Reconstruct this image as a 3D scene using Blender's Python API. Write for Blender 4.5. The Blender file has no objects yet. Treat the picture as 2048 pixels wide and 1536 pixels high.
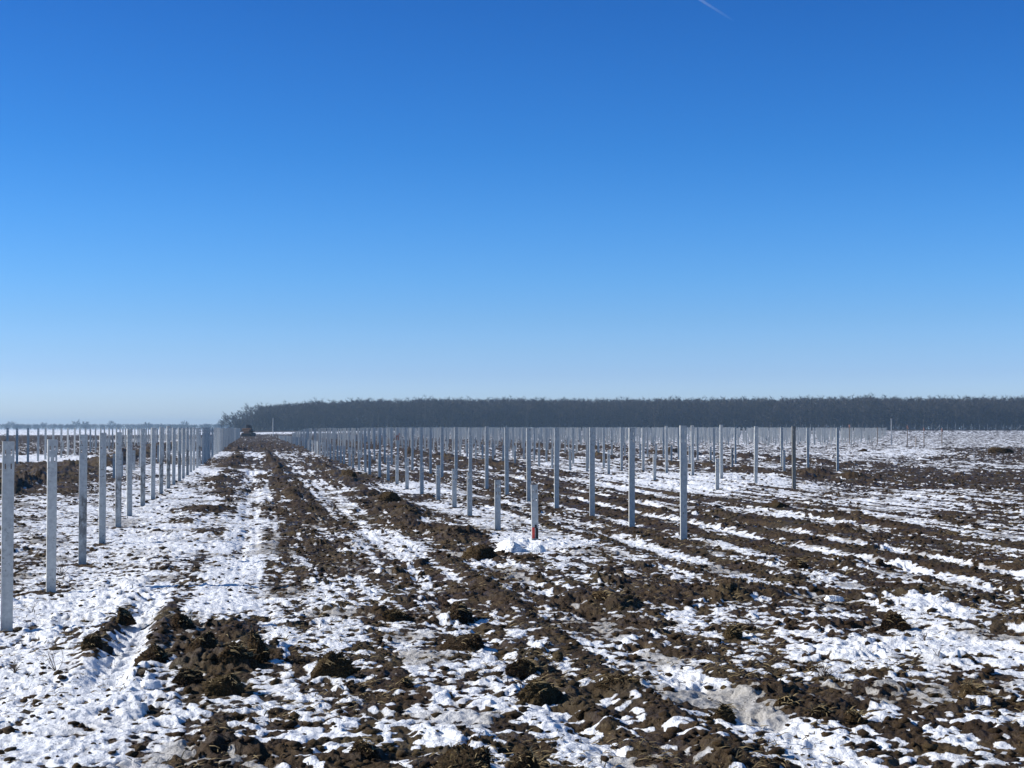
import bpy, bmesh, math, random
import numpy as np
from mathutils import Vector, Matrix

# ------------------------------------------------------------------ camera, world, sun, exposure
scene = bpy.context.scene
col = scene.collection
F = 3078.0                       # focal length in photo pixels (2048 wide)
HORIZON = 857.0
EYE = 1.70
PITCH = math.atan((HORIZON - 768.0) / F)
cam_d = bpy.data.cameras.new("camera")
cam_d.sensor_fit = 'HORIZONTAL'
cam_d.sensor_width = 36.0
cam_d.lens = 36.0 * F / 2048.0
cam_d.clip_start = 0.1
cam_d.clip_end = 40000
cam = bpy.data.objects.new("camera", cam_d)
cam.location = (0, 0, EYE)
cam.rotation_euler = (math.pi / 2 + PITCH, 0, 0)
col.objects.link(cam)
scene.camera = cam

SUN_EL = math.radians(31)
SUN_DIR = Vector((-0.985, 0.06, 0)).normalized() * math.cos(SUN_EL) + Vector((0, 0, math.sin(SUN_EL)))

world = bpy.data.worlds.new("World")
scene.world = world
world.use_nodes = True
wn, wl = world.node_tree.nodes, world.node_tree.links
wn.clear()
w_out = wn.new("ShaderNodeOutputWorld")
w_bg = wn.new("ShaderNodeBackground")
w_sky = wn.new("ShaderNodeTexSky")
w_sky.sky_type = 'NISHITA'
w_sky.sun_disc = False
w_sky.sun_elevation = SUN_EL
w_sky.sun_rotation = math.atan2(SUN_DIR.x, SUN_DIR.y)
w_sky.altitude = 150
w_sky.air_density = 1.0
w_sky.dust_density = 0.25
w_sky.ozone_density = 3.0
w_hsv = wn.new("ShaderNodeHueSaturation")
w_hsv.inputs["Saturation"].default_value = 1.28
w_bg.inputs["Strength"].default_value = 0.080
wl.new(w_sky.outputs[0], w_hsv.inputs["Color"])
w_tc = wn.new("ShaderNodeTexCoord")
w_sep = wn.new("ShaderNodeSeparateXYZ")
w_ramp = wn.new("ShaderNodeValToRGB")      # a cold clear winter sky: bluer than the stock one, by height above the horizon
SKY_FIX = [(0.000, (0.96, 1.20, 2.05)), (0.025, (0.86, 1.13, 2.04)), (0.035, (0.77, 1.02, 1.86)), (0.051, (0.71, 0.98, 1.68)), (0.070, (0.64, 0.95, 1.57)),
           (0.096, (0.56, 0.95, 1.55)), (0.134, (0.46, 0.91, 1.50)), (0.178, (0.35, 0.83, 1.40)), (0.265, (0.28, 0.70, 1.24)), (0.5, (0.52, 0.76, 0.92))]
while len(w_ramp.color_ramp.elements) < len(SKY_FIX):
    w_ramp.color_ramp.elements.new(0.5)
for e_, (p_, c_) in zip(w_ramp.color_ramp.elements, SKY_FIX):
    e_.position = p_
    e_.color = (*[q / 2 for q in c_], 1)
w_mul = wn.new("ShaderNodeVectorMath")
w_mul.operation = 'MULTIPLY'
w_x2 = wn.new("ShaderNodeVectorMath")
w_x2.operation = 'SCALE'
w_x2.inputs["Scale"].default_value = 2.0
wl.new(w_tc.outputs["Generated"], w_sep.inputs[0])
wl.new(w_sep.outputs[2], w_ramp.inputs[0])
wl.new(w_hsv.outputs[0], w_mul.inputs[0])
wl.new(w_ramp.outputs[0], w_mul.inputs[1])
wl.new(w_mul.outputs[0], w_x2.inputs[0])
wl.new(w_x2.outputs[0], w_bg.inputs["Color"])
wl.new(w_bg.outputs[0], w_out.inputs["Surface"])

sun_d = bpy.data.lights.new("sun", 'SUN')
sun_d.energy = 5.0
sun_d.angle = math.radians(0.53)
sun_d.color = (1.0, 0.955, 0.885)
sun = bpy.data.objects.new("sun", sun_d)
sun.rotation_euler = SUN_DIR.to_track_quat('Z', 'Y').to_euler()
sun.location = (-40, 10, 60)
col.objects.link(sun)

scene.view_settings.view_transform = 'Standard'
scene.view_settings.look = 'None'
scene.view_settings.gamma = 1.0
scene.view_settings.exposure = 0.32
scene.render.engine = 'CYCLES'
scene.cycles.use_denoising = True
scene.cycles.denoising_prefilter = 'ACCURATE'
scene.cycles.max_bounces = 6
scene.cycles.transparent_max_bounces = 8
scene.cycles.volume_bounces = 0

# ------------------------------------------------------------------ helpers
rng = np.random.default_rng(7)
random.seed(7)

VP_X = 505.0                                  # the rows of posts run towards this bearing
ROW_A = math.atan((VP_X - 1024.0) / F)        # angle of the rows from straight ahead (negative: to the left)
CA, SA = math.cos(ROW_A), math.sin(ROW_A)


def to_uv(X, Y):                              # u across the rows, v along them
    return X * CA - Y * SA, X * SA + Y * CA


def to_xy(u, v):
    return u * CA + v * SA, -u * SA + v * CA


def sstep(a, b, x):
    t = np.clip((x - a) / (b - a), 0, 1)
    return t * t * (3 - 2 * t)


_pr = np.random.default_rng(11)
_P = _pr.permutation(2048).astype(np.int64)
_GA = _pr.uniform(0, 2 * math.pi, 2048)
_GX, _GY = np.cos(_GA).astype(np.float32), np.sin(_GA).astype(np.float32)


def noise(x, y, seed=0):
    """gradient noise, about -0.7 .. 0.7"""
    x = np.asarray(x, np.float64) + seed * 17.31
    y = np.asarray(y, np.float64) + seed * 9.73
    xf, yf = np.floor(x), np.floor(y)
    xi, yi = xf.astype(np.int64), yf.astype(np.int64)
    fx, fy = (x - xf).astype(np.float32), (y - yf).astype(np.float32)
    sx = fx * fx * fx * (fx * (fx * 6 - 15) + 10)
    sy = fy * fy * fy * (fy * (fy * 6 - 15) + 10)

    def g(dx, dy):
        h = _P[(_P[(xi + dx + seed * 57) & 2047] + yi + dy) & 2047]
        return _GX[h] * (fx - dx) + _GY[h] * (fy - dy)
    a = g(0, 0) * (1 - sx) + g(1, 0) * sx
    b = g(0, 1) * (1 - sx) + g(1, 1) * sx
    return a * (1 - sy) + b * sy


def terrain(X, Y):
    """slow shape of the land, without clods and snow"""
    u, v = to_uv(X, Y)
    d = np.sqrt(X * X + Y * Y) + 1e-6
    z = -0.09 * sstep(-1.0, -2.0, u) * sstep(30, 17, v) * sstep(0, 6, v)
    z = z + 1.0 * sstep(150, 900, d) * sstep(-0.20, -0.04, X / d) * (Y > 0)
    z = z + 0.10 * np.exp(-((u - 15.2) / 3.5) ** 2 - ((v - 50) / 7.0) ** 2)
    z = z + 0.05 * noise(u / 14, v / 20, 3) * sstep(6, 20, d) * sstep(400, 120, d)
    return z


def at(px, py):
    """photo pixel -> point on the land"""
    a, b = (px - 1024.0) / F, (768.0 - py) / F
    cp, sp = math.cos(PITCH), math.sin(PITCH)
    dy, dz = cp - b * sp, sp + b * cp
    z = 0.0
    for _ in range(6):
        t = (z - EYE) / dz
        X, Y = a * t, dy * t
        z = float(terrain(np.array(X), np.array(Y)))
    return X, Y, z


# ------------------------------------------------------------------ how much snow lies where: sampled over the field
COVER = """100,878,.01 100,866,.14 300,880,.09 500,878,.03 560,878,.03 620,880,.04 1000,874,.08 1500,874,.10 1900,872,.085 2040,868,.09 1700,890,.09 1900,890,.09 2000,903,.05
60,905,.05 60,915,.13 200,905,.06 300,905,.06 420,905,.11 470,900,.02 520,890,.02 560,895,.02 640,895,.03 700,905,.06 800,900,.06 1000,905,.07 1300,905,.08 1550,905,.08 1800,905,.105
60,940,-.02 150,930,.0 250,935,.09 400,935,.12 455,930,.03 520,930,.02 600,930,.02 690,925,.03 760,935,.07 900,930,.04 1000,930,.05 1150,930,.09 1300,930,.08 1500,930,.06 1650,915,.08 1750,935,.03 1900,930,.07 2040,915,.04
60,975,.0 160,965,.02 250,970,.085 350,975,.10 430,970,.08 480,970,.05 560,970,.02 650,965,.04 720,955,.0 800,975,.11 950,965,.05 1100,970,.03 1250,965,.11 1350,965,.12 1450,960,.12 1600,975,.09 1750,960,.0 1900,955,.01 2040,960,.02
30,1010,.075 150,1000,.07 250,1000,.09 330,1020,.105 430,1010,.08 500,1000,.07 580,1010,.01 680,1000,.05 770,1000,.0 860,1015,.12 950,1010,.06 1100,1010,.04 1250,1010,.02 1400,1000,.05 1550,1010,.05 1700,990,.07 1850,1000,.08 2000,1000,.05
30,1050,.08 130,1060,.075 220,1050,.085 300,1060,.10 430,1060,.10 520,1060,.08 590,1060,.015 680,1050,.05 750,1040,.04 820,1035,.03 900,1070,.0 950,1050,.10 1050,1080,.13 1150,1060,.04 1300,1060,.05 1450,1060,.05 1600,1050,.03 1750,1050,.05 1900,1060,.05 2030,1060,.07
60,1110,.05 160,1110,.075 240,1110,.09 320,1110,.11 400,1120,.05 480,1110,.11 560,1110,.06 620,1110,.01 700,1100,.03 800,1090,.06 900,1100,.04 1000,1110,.01 1100,1105,.07 1250,1110,.05 1400,1100,.08 1550,1110,.04 1700,1100,.05 1850,1100,.06 2020,1100,.05
50,1170,.07 150,1160,.09 250,1160,.11 380,1150,.06 480,1160,.11 600,1150,.02 700,1150,.02 800,1140,.03 900,1150,.04 1000,1150,.03 1120,1140,.05 1250,1150,.02 1400,1140,.05 1550,1140,.03 1700,1150,.04 1850,1140,.06 2000,1140,.06
60,1210,.125 180,1220,.12 300,1200,.12 420,1200,.10 520,1200,.09 620,1200,.07 720,1200,.08 800,1215,.06 900,1210,.03 980,1200,.08 1100,1200,.03 1200,1190,.01 1300,1200,.03 1400,1190,.0 1550,1190,.02 1700,1180,.02 1800,1170,.01 1850,1215,.12 2000,1190,.02 2000,1215,.10
60,1280,.125 200,1270,.06 270,1260,.11 380,1260,.02 470,1270,.0 560,1270,.10 650,1260,.07 760,1260,.08 860,1270,.06 930,1270,.02 1050,1260,.07 1150,1240,.03 1250,1250,.08 1350,1240,.07 1450,1230,.05 1600,1245,.03 1720,1240,.0 1600,1270,.11 1750,1280,.12 1900,1280,.12 2020,1245,.01 2020,1290,.11
60,1340,.12 200,1350,.12 300,1340,.11 420,1340,.02 530,1310,.0 560,1330,.09 640,1310,.01 740,1330,.075 850,1320,.075 950,1320,.09 1040,1320,.02 1130,1300,.06 1250,1300,.08 1380,1320,.04 1350,1290,.03 1500,1300,.07 1600,1330,.09 1500,1340,.04 1700,1310,.11 1750,1350,.05 1850,1340,.09 1950,1380,.02 2030,1350,.09
60,1410,.125 200,1410,.12 320,1400,.11 450,1400,.10 560,1400,.09 680,1370,.04 700,1400,.07 800,1390,.06 900,1380,.08 950,1420,.10 1080,1370,.01 1150,1340,.06 1200,1360,.02 1280,1340,.10 1100,1420,.10 1250,1400,.03 1330,1380,.05 1380,1390,.09 1450,1390,.05 1550,1400,.06 1640,1415,.02 1750,1400,.09 1900,1420,.09 2020,1410,.10
80,1480,.11 200,1470,.09 300,1470,.10 400,1490,.06 500,1490,.03 580,1470,.105 650,1460,.075 720,1480,.05 800,1460,.10 900,1450,.10 1000,1470,.07 1060,1440,.03 1150,1440,.04 1200,1480,.07 1300,1450,.08 1400,1450,.03 1450,1430,.09 1550,1450,.085 1600,1480,.105 1700,1440,.07 1800,1450,.03 1900,1460,.02 2000,1450,.05
60,1520,.10 140,1520,.04 300,1530,.09 450,1530,.08 600,1520,.10 720,1520,.05 800,1530,.10 930,1515,.0 1050,1520,.02 1150,1520,.05 1300,1520,.06 1400,1510,.02 1500,1510,.04 1650,1520,.08 1750,1510,.04 1850,1500,.03 2000,1500,.02"""
_cp = []
for tok in COVER.split():
    a, b, c = (float(q) for q in tok.split(','))
    X, Y, _ = at(a, b)
    _cp.append((X / Y, math.log(Y), c, max(0.035, 0.9 * Y / 2616 * 0.06 + 0.05)))
_cp = np.array(_cp)
TX = np.linspace(-0.8, 0.8, 260)
TL = np.linspace(math.log(3.0), math.log(900.0), 300)
_gx, _gl = np.meshgrid(TX, TL)
_num = np.zeros_like(_gx)
_den = np.zeros_like(_gx)
for (tx, tl, c, sl) in _cp:
    w = np.exp(-0.5 * ((np.clip(_gx, -0.36, 0.36) - tx) / 0.016) ** 2 - 0.5 * ((_gl - tl) / 0.045) ** 2) + \
        1e-4 * np.exp(-0.5 * ((np.clip(_gx, -0.36, 0.36) - tx) / 0.06) ** 2 - 0.5 * ((_gl - tl) / 0.2) ** 2) + 1e-12
    _num += w * c
    _den += w
COVER_GRID = _num / _den


def cover(X, Y):
    Yc = np.maximum(Y, 3.0)
    a = np.clip((X / Yc - TX[0]) / (TX[1] - TX[0]), 0, len(TX) - 1.001)
    b = np.clip((np.log(Yc) - TL[0]) / (TL[1] - TL[0]), 0, len(TL) - 1.001)
    ai, bi = a.astype(np.int64), b.astype(np.int64)
    af, bf = a - ai, b - bi
    G = COVER_GRID
    c = (G[bi, ai] * (1 - af) + G[bi, ai + 1] * af) * (1 - bf) + (G[bi + 1, ai] * (1 - af) + G[bi + 1, ai + 1] * af) * bf
    return np.where(Y < 3.0, 0.06, c)


# berms of dug-up earth along the rows: u, width, height, v from, v to
BERMS = [(-7.2, 1.3, 0.36, 38, 150), (3.1, 0.50, 0.17, 23, 75), (-0.95, 0.5, 0.10, 26, 140), (11.2, 0.9, 0.16, 55, 120),
         (20.0, 1.4, 0.20, 48, 110), (28.5, 1.6, 0.25, 70, 160), (1.0, 0.4, 0.08, 24, 120)]
# wheel ruts: u, width, depth, extra snow lying in it, v from, v to
RUTS = [(3.0, 0.16, 0.05, 0.045, 7, 22), (1.93, 0.15, 0.04, 0.04, 7, 26), (-0.08, 0.2, 0.06, 0.05, 18, 70), (1.95, 0.25, 0.06, 0.05, 24, 90),
        (9.1, 0.22, 0.05, 0.06, 16, 60), (7.9, 0.2, 0.04, 0.05, 14, 40), (10.4, 0.25, 0.05, 0.05, 20, 60), (5.8, 0.18, 0.04, 0.05, 12, 26),
        (12.0, 0.3, 0.05, 0.05, 20, 60), (2.45, 0.14, -0.06, -0.05, 7, 19), (2.05, 0.10, -0.05, -0.05, 8, 15), (3.35, 0.2, -0.04, -0.05, 9, 18),
        (8.5, 0.25, -0.06, -0.05, 16, 50), (9.8, 0.28, -0.06, -0.05, 16, 60), (7.2, 0.25, -0.05, -0.04, 16, 40), (11.2, 0.3, -0.06, -0.05, 18, 55),
        (-1.0, 0.13, 0.10, 0.05, 11, 16.5), (-0.78, 0.08, -0.06, -0.06, 11, 16.5), (-1.22, 0.10, -0.05, -0.05, 11, 15)]
# the many narrow wheel lines across the right of the field
for _i, _u in enumerate([5.1, 5.6, 6.3, 6.9, 7.5, 8.2, 8.8, 9.45, 10.05, 10.7, 11.5, 12.3, 13.4, 14.6, 16.3, 18.0, 19.7, 21.5, 23.0, 25.0]):
    _u += 0.30 * math.sin(_i * 2.4)
    RUTS.append((_u, 0.08 + 0.003 * _u, 0.03, 0.034 + 0.014 * math.sin(_i * 1.7), 12 + 0.6 * _u, 30 + 2.6 * _u))
    RUTS.append((_u + 0.25, 0.08 + 0.003 * _u, -0.018, -0.032, 12 + 0.6 * _u, 28 + 2.6 * _u))
for _i, _u in enumerate([0.10, 0.42, 0.78, 1.22, 1.62, 2.28, 2.70, 3.30]):
    RUTS.append((_u, 0.075, 0.025, 0.055, 11 + 3 * (_i % 3), 105))
# heaps of churned earth: u, v, half widths, height
MOUNDS = []
for _px, _py, _a, _b, _h in [(430, 1325, 0.36, 0.26, 0.10), (505, 1295, 0.18, 0.30, 0.09), (650, 1340, 0.20, 0.20, 0.07), (910, 1232, 0.20, 0.20, 0.05),
                             (930, 1535, 0.28, 0.20, 0.10), (1160, 1195, 0.7, 0.35, 0.06), (1400, 1190, 0.8, 0.40, 0.06), (1600, 1180, 0.7, 0.35, 0.06),
                             (1780, 1178, 0.7, 0.30, 0.07), (1960, 1195, 0.7, 0.35, 0.07), (1740, 1245, 0.6, 0.22, 0.07), (2010, 1247, 0.5, 0.2, 0.07),
                             (1080, 1380, 0.30, 0.30, 0.06), (1220, 1370, 0.22, 0.40, 0.06), (980, 1115, 0.7, 0.6, 0.08), (1380, 1310, 0.4, 0.4, 0.04),
                             (490, 1495, 0.30, 0.10, 0.03), (720, 1505, 0.14, 0.16, 0.06), (1900, 1470, 0.5, 0.2, 0.03), (1420, 1490, 0.3, 0.2, 0.03)]:
    _X, _Y, _ = at(_px, _py)
    MOUNDS.append((_X * CA - _Y * SA, _X * SA + _Y * CA, _a, _b, _h))


def surface(X, Y, spacing):
    """height of the ground, how much of it is snow, and how soiled that snow is"""
    u, v = to_uv(X, Y)
    d = np.sqrt(X * X + Y * Y)
    z0 = terrain(X, Y)
    C = cover(X, Y)
    wob = 0.35 * noise(u / 3.0, v / 5.0, 21) + 0.12 * noise(u / 0.8, v / 1.2, 22)
    near = sstep(130, 60, d)

    def oct_(L, seed, stretch=1.0, msk=None):
        if msk is None:
            return noise(u / L, v / (L * stretch), seed)
        out = np.zeros_like(z0)
        out[msk] = noise(u[msk] / L, v[msk] / (L * stretch), seed)
        return out
    m160, m130, m60, m26 = d < 160, d < 130, d < 60, d < 26
    n0 = oct_(3.2, 1, 1.5)
    n1 = oct_(1.15, 2, 1.35)
    n2 = 0.45 - 2.2 * np.abs(oct_(0.55, 4, 1.1))
    n3 = -0.5 + 2.4 * np.abs(noise(u / 0.17 + 0.3 * n1, v / 0.18 + 0.3 * n0, 5))
    n4 = 0.45 - 2.2 * np.abs(oct_(0.10, 6, 1.0, m130))
    n5 = oct_(0.045, 7, 1.0, m26)
    far = sstep(30, 120, d)
    cl = np.clip(1.25 - C / 0.11, 0.35, 1.2)          # clods are rougher where the mud is churned
    macro = cl * (1 + 1.1 * far) * (0.028 * n0 + 0.028 * n1)   # heaps that the snow lies over as well
    R = 0.062 + (1 + far) * cl * 0.050 * n2 + (0.35 + 0.65 * cl) * (0.050 * n3 + 0.042 * n4 + 0.024 * n5)
    S = C + 0.006 - 0.30 * macro + 0.030 * oct_(2.2, 31, 2.2) + 0.050 * oct_(0.80, 32, 2.4) + (0.090 + 0.030 * sstep(24, 14, d)) * oct_(0.20, 33, 1.5) \
        + (0.085 + 0.055 * sstep(24, 14, d)) * oct_(0.085, 34, 1.2, m60) + far * (0.10 * oct_(1.3, 35, 1.0) + 0.09 * oct_(0.5, 36, 1.0) - 0.016)
    S = S - 0.30 * sstep(640, 700, Y) * sstep(-0.205, -0.185, X / np.maximum(Y, 1))
    # single clods thrown up out of the mud
    tq = noise(u / 0.46, v / 0.46, 61) + 0.45 * noise(u / 0.19, v / 0.19, 62) + 0.15 * n4
    tq = np.clip(tq - 0.24, 0, 0.6)
    tq = tq / (tq + 0.10) * 0.13                       # flat-topped rather than peaked
    clod_h = tq * np.clip(1.15 - C / 0.12, 0.12, 1.0) * (0.40 + 0.4 * far) * np.clip(0.7 + 2.4 * n1, 0.15, 1.6)
    hm_add = clod_h.copy()
    R = R + 0.9 * clod_h
    # streaks drawn out along the rows by the wheels of the machines
    drawn = sstep(3.8, 6.0, u) * sstep(9, 14, v) * sstep(150, 90, v) + 0.75 * sstep(-1.2, -0.2, u) * sstep(4.4, 3.6, u)
    S = S - 0.012 * drawn
    S = S + drawn * (0.125 * noise((u + 0.12 * wob) / 0.34, v / 6.5, 37) + 0.075 * noise((u + 0.05 * wob) / 0.15, v / 2.4, 38))
    for (bu, bw, bh, v0, v1) in BERMS:
        g = np.exp(-((u + 1.3 * wob - bu) / bw) ** 2) * sstep(v0 - 3, v0 + 3, v) * sstep(v1 + 10, v1 - 10, v)
        lump = np.clip(0.32 + 1.7 * n1 + 1.5 * n0 + 0.22 * n2 + 0.16 * n3 * (1 - 0.6 * far), 0.0, 1.9)
        hm_add = hm_add + 0.62 * bh * g * lump
        R = R + 0.12 * g * lump
    lug = np.sin(2 * math.pi * (v + 0.25 * np.abs(u * 4 % 1 - 0.5)) / 0.31)      # prints of the tyre lugs
    for (ru, rw, rd, rs, v0, v1) in RUTS:
        g = np.exp(-((u + 0.30 * wob - ru) / rw) ** 2) * sstep(v0 - 1.5, v0 + 1.5, v) * sstep(v1 * 1.15, v1 * 0.85, v)
        g = g * np.clip(0.9 + 1.2 * n0, 0.15, 1.3)
        lg = 1 + 0.40 * lug * (rw > 0.11) * (rw < 0.26) * (rd > 0)
        hm_add = hm_add - 0.8 * rd * g * lg
        S = S + 1.25 * rs * g * (0.75 + 0.25 * lg)
    for (mu, mv, ma, mb, mh) in MOUNDS:
        w_ = np.nonzero((np.abs(u - mu) < 2.5 * ma) & (np.abs(v - mv) < 2.5 * mb))[0]
        if len(w_):
            g = np.exp(-((u[w_] - mu + 0.5 * wob[w_]) / ma) ** 2 - ((v[w_] - mv - 0.5 * wob[w_]) / mb) ** 2)
            g = g * np.clip(0.55 + 1.3 * n1[w_] + 0.45 * n2[w_] + 0.25 * n3[w_], 0, 1.7)
            hm_add[w_] += mh * g
            R[w_] += 0.05 * g
    for (pu, pv) in POST_FEET:                          # earth pushed up round the driven posts
        w_ = np.nonzero((np.abs(u - pu) < 0.5) & (np.abs(v - pv) < 0.6))[0]
        if len(w_):
            g = np.exp(-((u[w_] - pu) / 0.15) ** 2 - ((v[w_] - pv) / 0.19) ** 2)
            S[w_] -= 0.13 * g
            hm_add[w_] += 0.018 * g
    diff = S - R                                       # where snow is left lying
    kk = 0.27 + 0.33 * far                             # trodden flat: the relief is low beside its breadth
    s2 = oct_(0.20, 42, 1.0, m160)
    foot = np.clip(np.abs(oct_(0.46, 43, 1.0, m130)) - 0.05, 0, 0.3)
    lum = np.abs(oct_(0.15, 44, 1.0, m130))
    deep = sstep(0.085, 0.115, C)
    crust = 0.010 * s2 + 0.006 * n5 + 0.008 * n4 + deep * sstep(-0.25, 0.25, oct_(0.9, 45, 1.3)) * (0.026 * s2 + 0.16 * foot + 0.045 * lum + 0.010 * n4 - 0.02)
    h = z0 - 0.035 + macro + hm_add + kk * (R - 0.062)
    bare = sstep(0.01, -0.02, diff)
    h = h + bare * sstep(70, 30, d) * (0.011 * n4 + 0.017 * n5 + 0.005 * n3)
    lay = np.clip(diff, 0, 0.06)
    h = h + np.where(diff > 0, 0.75 * kk * lay + 0.004, 0) + crust * sstep(0.0, 0.02, diff)
    snow = np.clip(0.5 + diff / 0.030, 0, 1)
    soil = np.clip(0.62 - diff / 0.055, 0, 1) * sstep(-0.35, 0.1, oct_(1.3, 51, 1.5)) + \
        0.85 * sstep(0.08, 0.34, oct_(0.9, 52, 1.4) + 0.12 * n3) * sstep(0.118, 0.075, C)
    # brown strip and snow band of the next field, far off on the left
    return h, snow.astype(np.float32), np.clip(soil, 0, 1).astype(np.float32)


# ------------------------------------------------------------------ materials
def new_mat(name):
    m = bpy.data.materials.new(name)
    m.use_nodes = True
    nt = m.node_tree
    b = nt.nodes["Principled BSDF"]
    return m, nt, b


def N(nt, kind, **kw):
    n = nt.nodes.new(kind)
    for k, val in kw.items():
        setattr(n, k, val)
    return n


def ramp(nt, fac, stops):
    r = nt.nodes.new("ShaderNodeValToRGB")
    while len(r.color_ramp.elements) < len(stops):
        r.color_ramp.elements.new(0.5)
    for e, (p, c) in zip(r.color_ramp.elements, stops):
        e.position = p
        e.color = (*c, 1)
    nt.links.new(fac, r.inputs[0])
    return r.outputs[0]


def tex(nt, scale, detail=4, rough=0.55, vec=None):
    t = nt.nodes.new("ShaderNodeTexNoise")
    t.inputs["Scale"].default_value = scale
    t.inputs["Detail"].default_value = detail
    t.inputs["Roughness"].default_value = rough
    if vec is not None:
        nt.links.new(vec, t.inputs["Vector"])
    return t.outputs["Fac"]


def mixc(nt, fac, a, b):
    m = nt.nodes.new("ShaderNodeMix")
    m.data_type = 'RGBA'
    for sock, val in ((m.inputs["Factor"], fac), (m.inputs[6], a), (m.inputs[7], b)):
        if isinstance(val, (tuple, list)):
            sock.default_value = (*val, 1)
        elif isinstance(val, (int, float)):
            sock.default_value = val
        else:
            nt.links.new(val, sock)
    return m.outputs[2]


def math_(nt, op, a, b=None, clamp=False):
    m = nt.nodes.new("ShaderNodeMath")
    m.operation = op
    m.use_clamp = clamp
    for i, val in enumerate((a, b)):
        if val is None:
            continue
        if isinstance(val, (int, float)):
            m.inputs[i].default_value = val
        else:
            nt.links.new(val, m.inputs[i])
    return m.outputs[0]


def mud_colour(nt, vec, grass=True):
    c = ramp(nt, tex(nt, 2.2, 7, 0.7, vec), [(0.28, (0.010, 0.0058, 0.0026)), (0.5, (0.039, 0.0222, 0.0084)), (0.74, (0.100, 0.064, 0.025))])
    c = mixc(nt, ramp(nt, tex(nt, 22, 5, 0.75, vec), [(0.48, (0, 0, 0)), (0.68, (0.75, 0.75, 0.75))]), c, (0.020, 0.012, 0.007))
    c = mixc(nt, ramp(nt, tex(nt, 48, 3, 0.7, vec), [(0.56, (0, 0, 0)), (0.70, (0.5, 0.5, 0.5))]), c, (0.13, 0.094, 0.05))
    c = mixc(nt, ramp(nt, tex(nt, 0.8, 4, 0.65, vec), [(0.50, (0, 0, 0)), (0.70, (0.55, 0.55, 0.55))]), c, (0.074, 0.058, 0.024))
    c = mixc(nt, ramp(nt, tex(nt, 0.55, 3, 0.6, vec), [(0.32, (0.5, 0.5, 0.5)), (0.48, (0, 0, 0))]), c, (0.040, 0.0215, 0.011))
    if grass:
        mp = N(nt, "ShaderNodeMapping")
        mp.inputs["Scale"].default_value = (90, 16, 40)
        mp.inputs["Rotation"].default_value = (0, 0, 0.6)
        nt.links.new(vec, mp.inputs["Vector"])
        g = math_(nt, 'MULTIPLY', ramp(nt, tex(nt, 1.0, 2, 0.5, mp.outputs[0]), [(0.56, (0, 0, 0)), (0.68, (1, 1, 1))]),
                  ramp(nt, tex(nt, 1.6, 3, 0.6, vec), [(0.48, (0, 0, 0)), (0.66, (0.7, 0.7, 0.7))]))
        c = mixc(nt, g, c, (0.15, 0.115, 0.052))
    return c


def ground_material():
    m, nt, b = new_mat("snow_and_mud")
    geo = N(nt, "ShaderNodeNewGeometry")
    P = geo.outputs["Position"]
    a_s = N(nt, "ShaderNodeAttribute", attribute_name="snow").outputs["Fac"]
    a_d = N(nt, "ShaderNodeAttribute", attribute_name="soil").outputs["Fac"]
    mud = mud_colour(nt, P)
    clean = ramp(nt, tex(nt, 9, 4, 0.6, P), [(0.3, (0.80, 0.825, 0.86)), (0.7, (0.90, 0.905, 0.91))])
    grey = ramp(nt, tex(nt, 14, 5, 0.7, P), [(0.3, (0.17, 0.15, 0.12)), (0.55, (0.36, 0.335, 0.295)), (0.75, (0.60, 0.58, 0.55))])
    snowc = mixc(nt, a_d, clean, grey)
    e = math_(nt, 'ADD', a_s, math_(nt, 'MULTIPLY', math_(nt, 'SUBTRACT', tex(nt, 24, 5, 0.65, P), 0.5), 1.1))
    mask = ramp(nt, e, [(0.38, (0, 0, 0)), (0.66, (1, 1, 1))])
    # loose crumbs of earth thrown on the snow
    crumbs = ramp(nt, tex(nt, 30, 4, 0.65, P), [(0.615, (0, 0, 0)), (0.67, (1, 1, 1))])
    crumbs = math_(nt, 'MULTIPLY', crumbs, ramp(nt, tex(nt, 0.9, 3, 0.6, P), [(0.36, (0, 0, 0)), (0.56, (0.9, 0.9, 0.9))]))
    mask = math_(nt, 'MULTIPLY', mask, math_(nt, 'SUBTRACT', 1.0, crumbs), True)
    nt.links.new(mixc(nt, mask, mud, snowc), b.inputs["Base Color"])
    r = N(nt, "ShaderNodeMapRange")
    nt.links.new(mask, r.inputs[0])
    nt.links.new(ramp(nt, tex(nt, 1.9, 4, 0.6, P), [(0.36, (0.42, 0.42, 0.42)), (0.55, (0.88, 0.88, 0.88))]), r.inputs[3])
    r.inputs[4].default_value = 0.55
    nt.links.new(r.outputs[0], b.inputs["Roughness"])
    b.inputs["Specular IOR Level"].default_value = 0.25
    bp = N(nt, "ShaderNodeBump")
    bp.inputs["Strength"].default_value = 0.8
    bp.inputs["Distance"].default_value = 0.03
    h = math_(nt, 'ADD', tex(nt, 40, 5, 0.65, P), math_(nt, 'MULTIPLY', mask, 0.35))
    nt.links.new(h, bp.inputs["Height"])
    nt.links.new(bp.outputs[0], b.inputs["Normal"])
    return m


def clod_material():
    m, nt, b = new_mat("clod_earth")
    P = N(nt, "ShaderNodeNewGeometry").outputs["Position"]
    nt.links.new(mud_colour(nt, P), b.inputs["Base Color"])
    b.inputs["Roughness"].default_value = 0.9
    b.inputs["Specular IOR Level"].default_value = 0.2
    bp = N(nt, "ShaderNodeBump")
    bp.inputs["Strength"].default_value = 0.8
    bp.inputs["Distance"].default_value = 0.02
    nt.links.new(tex(nt, 55, 5, 0.7, P), bp.inputs["Height"])
    nt.links.new(bp.outputs[0], b.inputs["Normal"])
    return m


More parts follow.
